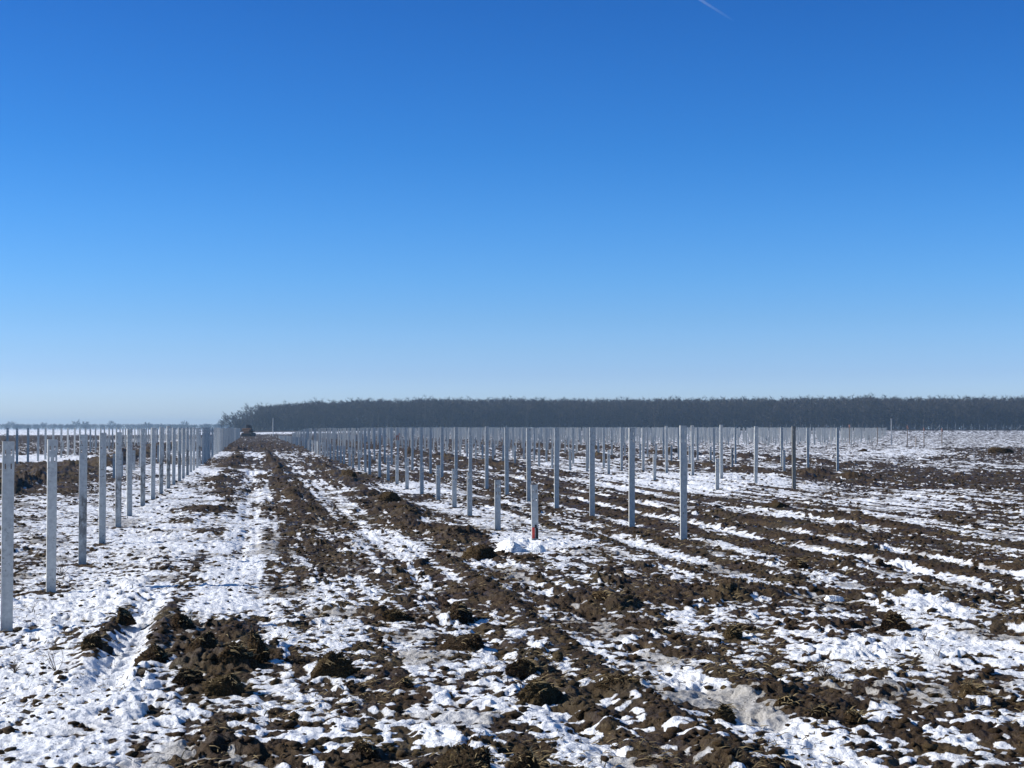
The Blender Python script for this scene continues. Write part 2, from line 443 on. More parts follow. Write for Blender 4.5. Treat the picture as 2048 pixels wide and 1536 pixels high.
def steel_material():
    m, nt, b = new_mat("galvanised_steel")
    tc = N(nt, "ShaderNodeTexCoord").outputs["Object"]
    rnd = N(nt, "ShaderNodeObjectInfo").outputs["Random"]
    va = N(nt, "ShaderNodeVectorMath", operation='ADD')
    cx = N(nt, "ShaderNodeCombineXYZ")
    nt.links.new(math_(nt, 'MULTIPLY', rnd, 37.0), cx.inputs[0])
    nt.links.new(math_(nt, 'MULTIPLY', rnd, 91.0), cx.inputs[2])
    nt.links.new(tc, va.inputs[0])
    nt.links.new(cx.outputs[0], va.inputs[1])
    V = va.outputs[0]
    c = ramp(nt, tex(nt, 16, 5, 0.7, V), [(0.3, (0.41, 0.405, 0.372)), (0.5, (0.53, 0.525, 0.48)), (0.75, (0.67, 0.665, 0.61))])
    mp = N(nt, "ShaderNodeMapping")
    mp.inputs["Scale"].default_value = (10, 10, 1.3)
    nt.links.new(V, mp.inputs["Vector"])
    c = mixc(nt, ramp(nt, tex(nt, 1.0, 4, 0.6, mp.outputs[0]), [(0.45, (0, 0, 0)), (0.8, (0.55, 0.55, 0.55))]), c, (0.30, 0.31, 0.315))
    # smears of mud
    sm = math_(nt, 'MULTIPLY', ramp(nt, tex(nt, 26, 5, 0.75, V), [(0.54, (0, 0, 0)), (0.64, (1, 1, 1))]),
               ramp(nt, tex(nt, 1.7, 2, 0.5, V), [(0.47, (0, 0, 0)), (0.60, (0.85, 0.85, 0.85))]))
    c = mixc(nt, sm, c, (0.06, 0.045, 0.032))
    # some posts were dragged through the mud: a stained band across the middle
    inf = N(nt, "ShaderNodeObjectInfo")
    sp = N(nt, "ShaderNodeSeparateColor")
    nt.links.new(inf.outputs["Color"], sp.inputs[0])
    sz = N(nt, "ShaderNodeSeparateXYZ")
    nt.links.new(tc, sz.inputs[0])
    band = ramp(nt, sz.outputs[2], [(0.05, (0.25, 0.25, 0.25)), (0.50, (1, 1, 1)), (0.85, (1, 1, 1)), (1.0, (0, 0, 0))])
    mp2 = N(nt, "ShaderNodeMapping")
    mp2.inputs["Scale"].default_value = (14, 14, 7)
    nt.links.new(V, mp2.inputs["Vector"])
    st = ramp(nt, tex(nt, 1.0, 5, 0.7, mp2.outputs[0]), [(0.40, (0, 0, 0)), (0.56, (0.8, 0.8, 0.8))])
    stain = math_(nt, 'MULTIPLY', math_(nt, 'MULTIPLY', band, st), math_(nt, 'SUBTRACT', 1.0, sp.outputs[0], True), True)
    c = mixc(nt, stain, c, (0.075, 0.062, 0.050))
    nt.links.new(c, b.inputs["Base Color"])
    b.inputs["Metallic"].default_value = 0.12
    b.inputs["Roughness"].default_value = 0.5
    return m


def plain(name, c, rough=0.7, metal=0.0, var=0.25, scale=8):
    m, nt, b = new_mat(name)
    P = N(nt, "ShaderNodeTexCoord").outputs["Object"]
    lo = tuple(q * (1 - var) for q in c)
    hi = tuple(min(1, q * (1 + var)) for q in c)
    nt.links.new(ramp(nt, tex(nt, scale, 4, 0.6, P), [(0.3, lo), (0.7, hi)]), b.inputs["Base Color"])
    b.inputs["Roughness"].default_value = rough
    b.inputs["Metallic"].default_value = metal
    return m


M_GROUND = ground_material()
M_CLOD = clod_material()
M_STEEL = steel_material()
M_STRAW = plain("dry_straw", (0.19, 0.14, 0.062), 0.8, 0, 0.45, 3)
M_STEM = plain("dead_stem", (0.075, 0.055, 0.038), 0.85, 0, 0.35, 6)
M_BARK = plain("bark", (0.080, 0.070, 0.062), 0.9, 0, 0.3, 0.8)
M_TWIG = plain("twigs", (0.046, 0.040, 0.034), 0.9, 0, 0.3, 0.15)
M_TWIG_TOP = plain("bushy_twigs", (0.045, 0.04, 0.032), 0.9, 0, 0.3, 0.3)
M_WOOD = plain("weathered_wood", (0.26, 0.20, 0.15), 0.85, 0, 0.25, 12)
M_ORANGE = plain("orange_tape", (0.52, 0.25, 0.18), 0.6, 0, 0.12, 9)
M_RED = plain("red_paint", (0.80, 0.075, 0.045), 0.55, 0, 0.15, 20)
M_BLACK = plain("hole_black", (0.010, 0.010, 0.012), 0.6, 0, 0.2, 20)
M_RUST = plain("machine_brown_paint", (0.16, 0.085, 0.045), 0.65, 0, 0.25, 3)
M_DARK = plain("machine_dark_steel", (0.018, 0.018, 0.020), 0.6, 0, 0.2, 3)
M_FENCE = plain("fence_steel", (0.30, 0.32, 0.34), 0.6, 0.2, 0.15, 3)
M_POLE = plain("pale_pole", (0.55, 0.55, 0.54), 0.6, 0, 0.1, 3)


def link_mesh(name, verts, faces, mat, parent=None, smooth=False):
    me = bpy.data.meshes.new(name)
    me.from_pydata([tuple(map(float, p)) for p in verts], [], faces)
    me.materials.append(mat)
    if smooth:
        me.polygons.foreach_set("use_smooth", [True] * len(me.polygons))
    o = bpy.data.objects.new(name, me)
    o.parent = parent
    col.objects.link(o)
    return o


def np_mesh(name, V, Fc, mat, smooth=False):
    """V (n,3), Fc (m,k) with one k"""
    me = bpy.data.meshes.new(name)
    n, k = len(Fc), Fc.shape[1]
    me.vertices.add(len(V))
    me.vertices.foreach_set("co", np.ascontiguousarray(V, np.float32).ravel())
    me.loops.add(n * k)
    me.loops.foreach_set("vertex_index", np.ascontiguousarray(Fc, np.int32).ravel())
    me.polygons.add(n)
    me.polygons.foreach_set("loop_start", np.arange(0, n * k, k, dtype=np.int32))
    me.polygons.foreach_set("use_smooth", np.full(n, smooth))
    me.update(calc_edges=True)
    me.materials.append(mat)
    o = bpy.data.objects.new(name, me)
    col.objects.link(o)
    return o


def tag(o, label=None, cat=None, group=None, kind=None):
    if label:
        o["label"] = label
    if cat:
        o["category"] = cat
    if group:
        o["group"] = group
    if kind:
        o["kind"] = kind
    return o


def empty(name, loc, rz=0.0):
    o = bpy.data.objects.new(name, None)
    o.location = loc
    o.rotation_euler = (0, 0, rz)
    o.empty_display_size = 0.2
    col.objects.link(o)
    return o


def box(cx, cy, cz, sx, sy, sz):
    v = [(cx + a * sx / 2, cy + b * sy / 2, cz + c * sz / 2) for c in (-1, 1) for a, b in ((-1, -1), (1, -1), (1, 1), (-1, 1))]
    f = [(3, 2, 1, 0), (4, 5, 6, 7), (0, 1, 5, 4), (1, 2, 6, 5), (2, 3, 7, 6), (3, 0, 4, 7)]
    return v, f


def merge(parts):
    V, Fc = [], []
    for v, f in parts:
        o = len(V)
        V += list(v)
        Fc += [tuple(i + o for i in q) for q in f]
    return V, Fc


def tube(pts, radii, n=6):
    V, Fc = [], []
    pts = [Vector(p) for p in pts]
    for i, p in enumerate(pts):
        t = (pts[min(i + 1, len(pts) - 1)] - pts[max(i - 1, 0)]).normalized()
        a = t.cross(Vector((0.3, 0.9, 0.1))).normalized()
        b = t.cross(a)
        for k in range(n):
            w = 2 * math.pi * k / n
            V.append(tuple(p + (a * math.cos(w) + b * math.sin(w)) * radii[i]))
    for i in range(len(pts) - 1):
        for k in range(n):
            q = (k + 1) % n
            Fc.append((i * n + k, i * n + q, (i + 1) * n + q, (i + 1) * n + k))
    Fc.append(tuple(range(n))[::-1])
    Fc.append(tuple((len(pts) - 1) * n + k for k in range(n)))
    return V, Fc


# ------------------------------------------------------------------ where the posts stand
TALL_H, SHORT_H = 1.73, 0.84
PERIOD = 8.6
posts = []          # dict: row key, ordinal, u, v, height, kind


def row(key, u, v0, v1, kind, jit=0.04, taper=None):
    n = 0
    v = v0
    while v < v1:
        h = (TALL_H if kind == 'tall' else SHORT_H) + random.gauss(0, 0.018)
        if taper:
            h -= taper(v)
        posts.append(dict(row=key, n=n, u=(u if callable(u) is False else u(v)) + random.gauss(0, jit), v=v + random.gauss(0, 0.06), h=h, kind=kind))
        n += 1
        v += 3.38


dip = lambda v: 0.75 * float(sstep(185, 262, np.array(v)))
row("left", lambda q: -2.15 - 0.2 * float(sstep(14, 32, np.array(q))), 14.3, 300, 'tall', 0.012, lambda q: 0.05 * float(sstep(45, 30, np.array(q))))
row("left_low", -4.75, 54.5, 300, 'short')
row("far_left", -11.15, 73.9, 330, 'tall')
row("far_left_low", -13.5, 112, 330, 'short')
row("right_low", 4.36, 23.4, 262, 'short', 0.03, lambda v: 0.3 * float(sstep(185, 262, np.array(v))))
row("right", 6.57, 23.0, 262, 'tall', 0.03, dip)
row("second_low", 4.2 + PERIOD, 41.4, 300, 'short')
row("second", 6.40 + PERIOD, 41.3, 300, 'tall')
row("third_low", 4.10 + 2 * PERIOD, 60.0, 320, 'short')
row("third", 6.30 + 2 * PERIOD, 59.6, 320, 'tall')
for k in [q / 2 for q in range(6, 33)]:
    q0 = max(144.0, 23.7 + 19.5 * k)
    row("block_low", 4.28 + k * PERIOD, q0 + 2, 470, 'short')
    row("block", 6.60 + k * PERIOD, q0, 470, 'tall')
for p in posts:
    if p['row'] == "right_low" and p['n'] < 3:
        p['u'], p['v'] = ((4.31, 23.4), (4.17, 26.2), (4.26, 30.3))[p['n']]
POST_FEET = [(p['u'], p['v']) for p in posts if p['v'] < 62]

# ------------------------------------------------------------------ ground: one sheet to the horizon
def build_ground():
    f1, f2 = math.radians(21.5), math.radians(52)
    fine = np.linspace(-f1, f1, 1200)
    side = np.linspace(f1, f2, 230)[1:]
    rest = np.linspace(f2, 2 * math.pi - f2, 70)[1:-1]
    th = np.concatenate([-side[::-1], fine, side, rest])
    r = [0.35]
    while r[-1] < 3500:
        q = r[-1]
        if q < 5.5:
            s = 0.15
        elif q < 45:
            s = max(0.018, 0.0023 * q)
        elif q < 420:
            s = 0.0050 * q
        else:
            s = 0.03 * q
        r.append(q + s)
    r = np.array(r)
    sp = np.gradient(r)
    R2, T2 = np.meshgrid(r, th, indexing='ij')
    S2 = np.repeat(sp[:, None], len(th), 1)
    X, Y = (R2 * np.sin(T2)).ravel(), (R2 * np.cos(T2)).ravel()
    h, snow, soil = surface(X, Y, S2.ravel())
    # the sheet calms down far off and outside the view
    V = np.stack([X, Y, h], 1)
    nr, nt_ = len(r), len(th)
    i = np.arange(nr - 1)[:, None] * nt_
    j = np.arange(nt_)[None, :]
    j2 = (j + 1) % nt_
    Fc = np.stack([i + j, i + nt_ + j, i + nt_ + j2, i + j2], -1).reshape(-1, 4)[:, ::-1]
    # centre cap
    c = len(V)
    V = np.vstack([V, [[0, 0, float(h[:nt_].mean())]]])
    o = np_mesh("ground", V, Fc, M_GROUND, True)
    me = o.data
    for nm, arr in (("snow", snow), ("soil", soil)):
        at_ = me.attributes.new(nm, 'FLOAT', 'POINT')
        at_.data.foreach_set("value", np.append(arr, 0.5).astype(np.float32))
    tag(o, kind="structure")
    return o


def ground_z(X, Y):
    h, s, _ = surface(np.atleast_1d(np.float64(X)), np.atleast_1d(np.float64(Y)), np.array([0.02]))
    return float(h[0])


build_ground()

# ------------------------------------------------------------------ haze: the air between here and the woods
hv, hf = box(0, 500, 12.0, 8600, 8600, 32.0)
haze_m = bpy.data.materials.new("air")
haze_m.use_nodes = True
hn = haze_m.node_tree
hn.nodes.clear()
ho = hn.nodes.new("ShaderNodeOutputMaterial")
hp = hn.nodes.new("ShaderNodeVolumePrincipled")
hp.inputs["Color"].default_value = (0.52, 0.76, 1.0, 1)
hp.inputs["Density"].default_value = 0.00022
hp.inputs["Anisotropy"].default_value = 0.2
hn.links.new(hp.outputs[0], ho.inputs["Volume"])
haze = link_mesh("haze", hv, hf, haze_m)
tag(haze, kind="stuff", label="thin blue winter haze over the whole field", cat="haze")

# ------------------------------------------------------------------ steel posts
W, D, LIP, TH = 0.102, 0.050, 0.014, 0.004


def post_mesh(name, height, slots=True):
    """open C profile, flanges pointing away along +y, slotted near the top"""
    xs = [(-W / 2 + LIP, D), (-W / 2, D), (-W / 2, D * 0.62), (-W / 2, D * 0.38), (-W / 2, 0), (-0.031, 0), (-0.019, 0), (0.019, 0), (0.031, 0),
          (W / 2, 0), (W / 2, D * 0.38), (W / 2, D * 0.62), (W / 2, D), (W / 2 - LIP, D)]
    zs = [-0.35, 0.0, height - 0.30, height - 0.255, height - 0.205, height - 0.16, height - 0.13, height - 0.075, height]
    bm = bmesh.new()
    g = [[bm.verts.new((x, y, z)) for (x, y) in xs] for z in zs]
    for i in range(len(zs) - 1):
        for j in range(len(xs) - 1):
            hole = slots and ((i in (3, 6) and j in (5, 7)) or (i == 4 and j in (2, 10)))
            if not hole:
                bm.faces.new((g[i][j], g[i][j + 1], g[i + 1][j + 1], g[i + 1][j]))
    bm.normal_update()
    bmesh.ops.solidify(bm, geom=bm.faces[:], thickness=TH)
    me = bpy.data.meshes.new(name)
    bm.to_mesh(me)
    bm.free()
    me.materials.append(M_STEEL)
    return me


ME_TALL = post_mesh("tall_post", TALL_H)
ME_SHORT = post_mesh("short_post", SHORT_H)
for p in posts:
    p['X'], p['Y'] = to_xy(p['u'], p['v'])
    p['vis'] = abs(p['X'] / p['Y']) < 0.345
    p['size'] = p['h'] / p['Y']
zz = surface(np.array([p['X'] for p in posts]), np.array([p['Y'] for p in posts]), np.full(len(posts), 0.02))[0]
tt = terrain(np.array([p['X'] for p in posts]), np.array([p['Y'] for p in posts]))
for p, a, b in zip(posts, zz, tt):
    p['z'] = float(b)
vis = sorted([p for p in posts if p['vis']], key=lambda p: -p['size'])
single, mass = vis[:296], vis[296:] + [p for p in posts if not p['vis']]

ORD = ["nearest", "second", "third", "fourth", "fifth", "sixth", "seventh", "eighth", "ninth", "tenth", "eleventh", "twelfth",
       "thirteenth", "fourteenth", "fifteenth", "sixteenth", "seventeenth", "eighteenth", "nineteenth", "twentieth"]
ROWNAME = {"left": "tall row just left of the muddy track", "left_low": "short row behind the left tall row",
           "far_left": "thin tall row at the far left", "far_left_low": "short row at the far left",
           "right_low": "short row right of the muddy track", "right": "first tall row right of the track",
           "second_low": "second short row on the right", "second": "second tall row on the right",
           "third_low": "third short row on the right", "third": "third tall row on the right",
           "block": "distant block of tall posts below the wood", "block_low": "distant block of short posts below the wood"}
LOOK = {("left", 0): "tall grey steel post cut by the left edge of the picture, nearest of its row",
        ("left", 1): "tall grey steel post with two slots near its top, second from the left edge",
        ("left", 2): "tall steel post with mud smeared across its middle, third from the left edge",
        ("right_low", 0): "short steel post with a red painted foot and painted-in dark hole beside a snow lump",
        ("right", 0): "largest tall steel post right of the track, nearest of its row",
        ("right", 14): "tall steel post with orange tape knotted near its top",
        ("second", 0): "dark weathered tall post standing alone on snow, nearest of the second tall row"}
M_STEEL_DARK = M_STEEL.copy()
M_STEEL_DARK.name = "weathered_steel"
for nd in M_STEEL_DARK.node_tree.nodes:
    if nd.type == 'VALTORGB' and len(nd.color_ramp.elements) == 3:
        for e in nd.color_ramp.elements:
            e.color = (e.color[0] * 0.36, e.color[1] * 0.34, e.color[2] * 0.31, 1)
ME_DARK = ME_TALL.copy()
ME_DARK.materials[0] = M_STEEL_DARK
for p in single:
    tall = p['kind'] == 'tall'
    key = (p['row'], p['n'])
    me = ME_TALL if tall else ME_SHORT
    if key == ("second", 0):
        me = ME_DARK
    o = bpy.data.objects.new("steel_post" if tall else "short_steel_post", me)
    col.objects.link(o)
    o.location = (p['X'], p['Y'], p['z'])
    base = -ROW_A
    fr = float(sstep(45, 110, np.array(p['v'])))
    rz = base + random.gauss(0, 0.035) + (0.22 * (1 - fr) if p['row'] == "left" else 0) - 0.32 * fr
    o.rotation_euler = (random.gauss(0, 0.004), random.gauss(0, 0.005), rz)
    o.scale = (1, 1, p['h'] / (TALL_H if tall else SHORT_H))
    if key in LOOK:
        lab = LOOK[key]
    elif p['row'].startswith("block"):
        lab = "thin steel post lost in the " + ROWNAME[p['row']]
    elif p['n'] < 20:
        lab = f"{ORD[p['n']]} grey steel post in the {ROWNAME[p['row']]}"
    else:
        lab = f"small crowded post far down the {ROWNAME[p['row']]}"
    if p['row'] == "left" and p['n'] in (2, 4, 6, 8, 9, 13, 17) or random.random() < 0.06:
        o.color = (0, 0, 0, 1)
    tag(o, lab, "post", "galvanised posts in the " + ROWNAME[p['row']])
    p['obj'] = o

# the marked posts
for p in single:
    key = (p['row'], p['n'])
    if key == ("right_low", 0):
        v, f = box(-0.028, -0.003, 0.105, 0.040, 0.005, 0.17)
        q = link_mesh("red_paint_patch", v, f, M_RED, p['obj'])
        q["label"] = "red painted patch at the foot of the post"
        v, f = merge([box(0.026, -0.003, 0.10, 0.040, 0.005, 0.16), box(0.010, -0.0035, 0.205, 0.032, 0.006, 0.05)])  # flat black panels give the darkness of a hole as colour
        q = link_mesh("painted_hole_patch", v, f, M_BLACK, p['obj'])
        q["label"] = "black patch painted in for the dark hole at the foot of the post"
    if key == ("right", 14):
        v, f = merge([box(0, 0.022, 1.36, 0.125, 0.08, 0.07), box(-0.07, -0.03, 1.28, 0.05, 0.012, 0.22), box(0.03, -0.035, 1.24, 0.06, 0.012, 0.14),
                      box(0.075, -0.02, 1.45, 0.07, 0.012, 0.06)])
        link_mesh("marker_ribbon", v, f, M_ORANGE, p['obj'])

# every smaller post: one mass
prof = np.array([(-W / 2, D), (-W / 2, 0), (W / 2, 0), (W / 2, D), (W / 2 - TH, D), (W / 2 - TH, TH), (-W / 2 + TH, TH), (-W / 2 + TH, D)])
Vm, Fm = [], []
for p in mass:
    a = -ROW_A + random.gauss(0, 0.06) - 0.32 * float(sstep(45, 110, np.array(p['v'])))
    c, s = math.cos(a), math.sin(a)
    o = len(Vm)
    for zq in (-0.3, p['h']):
        for (x, y) in prof:
            Vm.append((p['X'] + x * c - y * s, p['Y'] + x * s + y * c, p['z'] + zq))
    for k in range(8):
        q = (k + 1) % 8
        Fm.append((o + k, o + q, o + 8 + q, o + 8 + k))
    Fm += [(o + 8, o + 9, o + 14, o + 15), (o + 9, o + 10, o + 13, o + 14), (o + 10, o + 11, o + 12, o + 13)]
far_posts = np_mesh("distant_posts", np.array(Vm), np.array(Fm), M_STEEL)
tag(far_posts, "mass of small distant steel posts standing below the wood", "posts", None, "stuff")

# ------------------------------------------------------------------ clods of earth
def ico(sub):
    bm = bmesh.new()
    bmesh.ops.create_icosphere(bm, subdivisions=sub, radius=1.0)
    V = np.array([v.co[:] for v in bm.verts])
    Fc = np.array([[v.index for v in f.verts] for f in bm.faces])
    bm.free()
    return V, Fc


ICO5 = ico(6)


def clod(px, py, wpx, hpx, label, seed, rot=0.0, stretch=1.0):
    X, Y, z = at(px, py)
    w = wpx / F * Y * 0.5
    h = hpx / F * Y
    V, Fc = ICO5
    V = V.copy()
    n = V / np.linalg.norm(V, axis=1)[:, None]
    s = seed * 3.7
    n3d = lambda f, q: (noise(n[:, 0] * f + s, n[:, 1] * f, q) + noise(n[:, 1] * f - s, n[:, 2] * f, q + 1) + noise(n[:, 2] * f + s, n[:, 0] * f, q + 2)) * 0.75
    a = np.stack([noise(n[:, 0] * 1.3 + s, n[:, 1] * 1.3 + n[:, 2] * 1.9, seed), noise(n[:, 1] * 1.3 - s, n[:, 2] * 1.5 + n[:, 0], seed + 5)], 1)
    size = max(w, 0.05)
    k = 1.0 + 0.38 * a[:, 0] + 0.25 * a[:, 1]
    b1 = np.abs(n3d(2.6, seed + 11))
    b2 = np.abs(n3d(6.0, seed + 14))
    b3 = np.abs(n3d(13.0, seed + 17))
    b4 = n3d(28.0, seed + 20)
    k = k + 0.40 * b1 + 0.20 * b2
    V = n * k[:, None]
    rr = np.random.default_rng(seed)
    for _ in range(7):                                 # broken and spade-cut faces
        dv = rr.normal(0, 1, 3)
        dv[2] = abs(dv[2]) * 0.8
        dv /= np.linalg.norm(dv)
        pr = V @ dv
        c_ = np.quantile(pr, 0.80)
        V = V - (np.clip(pr - c_, 0, None) * 0.85)[:, None] * dv
    V = V * (1 + 0.26 * (b3 - 0.2) + 0.16 * (np.abs(n3d(17.0, seed + 23)) - 0.2) + 0.06 * b4)[:, None]
    V[:, 2] = np.where(V[:, 2] < -0.35, -0.35, V[:, 2])
    V[:, 2] += 0.1
    zmax = V[:, 2].max()
    xm = np.abs(V[:, 0]).max()
    V = V * np.array([w * 1.12 / xm, w / xm * 1.0 * stretch, h * 0.70 / zmax])
    o = np_mesh("mud_clod", V, Fc, M_CLOD, True)
    o.location = (X, Y + w * 0.4, z - 0.01)
    o.rotation_euler = (0, 0, rot)
    tag(o, label, "mud clod", "big clods of dug up earth")
    return o


CLODS = [
    (930, 1552, 165, 84, "biggest grassy mud clod, cut off by the bottom edge of the picture"),
    (1053, 1556, 75, 80, "rounded dark mud clod at the bottom edge, right of the biggest grassy clod"),
    (910, 1236, 84, 48, "pointed brown clod on grey snow, below the short post with the red foot"),
    (797, 1236, 72, 30, "low straw covered clod just left of the pointed brown clod"),
    (650, 1350, 108, 72, "wide crumbly clod just right of the blue shadow beside the big earth pile"),
    (510, 1322, 62, 92, "tallest clod on the right end of the big earth pile, shading the snow"),
    (468, 1330, 92, 66, "bulky clod in the middle of the big earth pile in the left foreground"),
    (398, 1302, 84, 58, "straw streaked clod at the back of the big earth pile, beside snow"),
    (306, 1322, 82, 52, "leftmost clod of the big earth pile in the left foreground"),
    (366, 1252, 60, 44, "small upright clod behind the big earth pile, farthest of the pile"),
    (455, 1382, 120, 54, "frontmost straw covered clod of the big earth pile"),
    (366, 1358, 78, 34, "flat topped clod lying on snow in front of the big earth pile"),
    (250, 1240, 44, 40, "dark clod on the rim of the snow rut left of the big earth pile"),
    (188, 1296, 48, 46, "grassy clod at the lower end of the snow rut near the left posts"),
    (812, 1368, 27, 25, "small pyramid shaped clod alone on snow, below the low straw covered clod"),
    (1050, 1342, 84, 40, "ragged clod right of the bottom centre snow, left of the white wheel lane"),
    (1085, 1394, 112, 52, "long sloping clod below the ragged clod, left of the white wheel lane"),
    (930, 1290, 92, 36, "low brown clod below the pointed brown clod"),
    (1232, 1380, 112, 46, "long clod ridge on the white wheel lane in the foreground"),
    (1445, 1436, 50, 46, "stacked narrow clod standing on thin snow in the right foreground"),
    (1636, 1432, 54, 34, "smooth rounded dark clod in the right foreground"),
    (1574, 1410, 62, 26, "flat lumpy clod touching the left of the smooth rounded clod"),
    (1712, 1436, 40, 26, "small dark clod just right of the smooth rounded clod"),
    (1950, 1394, 66, 36, "shaggy clod on a snow bank near the right edge of the picture"),
    (1786, 1250, 80, 42, "broad crumbly clod between two snow patches on the right"),
    (1466, 1270, 42, 34, "stubby clod beside snow on the right, right of the track junction"),
    (1592, 1132, 56, 26, "brown clod with a flat top below the dark weathered tall post"),
    (1208, 1202, 58, 32, "dark humped clod in the muddy band below the largest tall post"),
    (722, 1512, 84, 56, "snow flecked clod heap near the bottom edge, left of the biggest grassy clod"),
    (702, 958, 50, 30, "high clod on the earth bank along the right of the track"),
    (816, 1026, 56, 26, "sloping clod at the foot of the bank beside the short posts"),
    (775, 1000, 56, 26, "cracked clod midway along the bank right of the track"),
    (958, 1114, 84, 36, "dark spread clod left of the snow lump by the red footed post"),
    (852, 1062, 54, 22, "flat clod on the bank below the cracked clod"),
    (1562, 1014, 62, 20, "long brown clod ridge just left below the dark weathered post"),
    (2006, 906, 62, 18, "dark clod heap on distant snow near the right edge"),
    (1725, 903, 26, 9, "tiny dark clod on the distant snow right of the last tall post"),
]
CLOD_OBJS = []
for i, (px, py, w, h, lab) in enumerate(CLODS):
    CLOD_OBJS.append(clod(px, py, w, h, lab, i + 3, random.uniform(-0.5, 0.5), random.uniform(0.8, 1.3)))

# ------------------------------------------------------------------ small crumbs of earth
def scatter_crumbs():
    n = 42000
    th = rng.uniform(-0.52, 0.52, n)
    r = 6.3 * np.exp(rng.uniform(0, 1, n) ** 1.15 * math.log(60 / 6.3))
    X, Y = r * np.sin(th), r * np.cos(th)
    h, s, _ = surface(X, Y, np.full(n, 0.02))
    keep = rng.uniform(0, 1, n) < np.where(s < 0.5, 0.45, 0.12)
    X, Y, h, r = X[keep], Y[keep], h[keep], r[keep]
    V0, F0 = ico(1)
    m = len(X)
    size = 0.006 + 0.026 * rng.uniform(0, 1, m) ** 4 + 0.0006 * r
    jit = 1 + rng.uniform(-0.38, 0.38, (m, len(V0)))
    V = V0[None] * jit[..., None]
    sc = np.stack([rng.uniform(0.7, 1.7, m), rng.uniform(0.7, 1.5, m), rng.uniform(0.35, 0.8, m)], 1) * size[:, None]
    V = V * sc[:, None, :]
    a = rng.uniform(0, 6.28, m)
    c, q = np.cos(a)[:, None], np.sin(a)[:, None]
    V = np.stack([V[..., 0] * c - V[..., 1] * q, V[..., 0] * q + V[..., 1] * c, V[..., 2]], -1)
    V = V + np.stack([X, Y, h + size * 0.25], 1)[:, None, :]
    Fc = (F0[None] + (np.arange(m) * len(V0))[:, None, None]).reshape(-1, 3)
    o = np_mesh("earth_crumbs", V.reshape(-1, 3), Fc, M_CLOD, True)
    tag(o, "small crumbs of earth strewn over mud and snow", "earth crumbs", None, "stuff")


scatter_crumbs()


# ------------------------------------------------------------------ dry grass
def scatter_grass():
    Vs = []
    n = 64000
    th = rng.uniform(-0.52, 0.52, n)
    r = 6.3 * np.exp(rng.uniform(0, 1, n) * math.log(34 / 6.3))
    X, Y = r * np.sin(th), r * np.cos(th)
    h, s, _ = surface(X, Y, np.full(n, 0.02))
    u, v = to_uv(X, Y)
    dens = sstep(-0.12, 0.25, noise(u / 1.1, v / 1.6, 71))
    keep = rng.uniform(0, 1, n) < dens * np.where(s < 0.6, 0.95, 0.34)
    X, Y, h, r = X[keep], Y[keep], h[keep], r[keep]
    for o in CLOD_OBJS[:29]:                           # matted turf on the clods
        co = np.array([v.co[:] for v in o.data.vertices])
        co = co[co[:, 2] > co[:, 2].max() * 0.25]
        co = co[rng.integers(0, len(co), 60)]
        c, q = math.cos(o.rotation_euler[2]), math.sin(o.rotation_euler[2])
        X = np.append(X, co[:, 0] * c - co[:, 1] * q + o.location.x)
        Y = np.append(Y, co[:, 0] * q + co[:, 1] * c + o.location.y)
        h = np.append(h, co[:, 2] + o.location.z)
        r = np.append(r, np.full(60, o.location.y))
    m = len(X)
    L = rng.uniform(0.03, 0.10, m)
    az = rng.uniform(0, 2 * math.pi, m)
    el = rng.uniform(0.0, 0.7, m) ** 1.4
    wd = 0.0012 + 0.00022 * r
    D1 = np.stack([np.cos(az) * np.cos(el), np.sin(az) * np.cos(el), np.sin(el)], 1)
    side = np.stack([-np.sin(az), np.cos(az), np.zeros(m)], 1) * wd[:, None] + np.array([0, 0, 1]) * (wd * 0.5)[:, None]
    P0 = np.stack([X, Y, h + 0.004], 1)
    P1 = P0 + D1 * (L * 0.55)[:, None]
    D2 = D1 + np.array([0, 0, -0.35])
    P2 = P1 + D2 * (L * 0.5)[:, None]
    V = np.stack([P0 - side, P0 + side, P1 + side * 0.8, P1 - side * 0.8, P2 + side * 0.2, P2 - side * 0.2], 1)
    Fc = np.array([[0, 1, 2, 3], [3, 2, 4, 5]])
    Fc = (Fc[None] + (np.arange(m) * 6)[:, None, None]).reshape(-1, 4)
    o = np_mesh("dry_grass", V.reshape(-1, 3), Fc, M_STRAW)
    tag(o, "short dry grass blades pressed into the mud", "grass", None, "stuff")


scatter_grass()


def weed(px, py, hpx, n, label, spread=0.5):
    X, Y, z = at(px, py)
    z = ground_z(X, Y)
    H = hpx / F * Y
    parts = []
    for _ in range(n):
        a, e = random.uniform(0, 6.28), random.uniform(0.15, spread)
        L = H * random.uniform(0.6, 1.15)
        p = [Vector((0, 0, -0.02))]
        dirv = Vector((math.cos(a) * e, math.sin(a) * e, 1)).normalized()
        for q in range(4):
            dirv = (dirv + Vector((random.uniform(-.3, .3), random.uniform(-.3, .3), random.uniform(-.3, .05)))).normalized()
            p.append(p[-1] + dirv * L / 4)
        parts.append(tube(p, [0.0028, 0.0025, 0.002, 0.0016, 0.001], 4))
        for q in (2, 3):
            d2 = (dirv + Vector((random.uniform(-1, 1), random.uniform(-1, 1), 0.2))).normalized()
            parts.append(tube([p[q], p[q] + d2 * L * 0.25], [0.0016, 0.0009], 4))
    v, f = merge(parts)
    o = link_mesh("dry_weed", v, f, M_STEM)
    o.location = (X, Y, z)
    tag(o, label, "weed", "dry weeds poking through the snow")


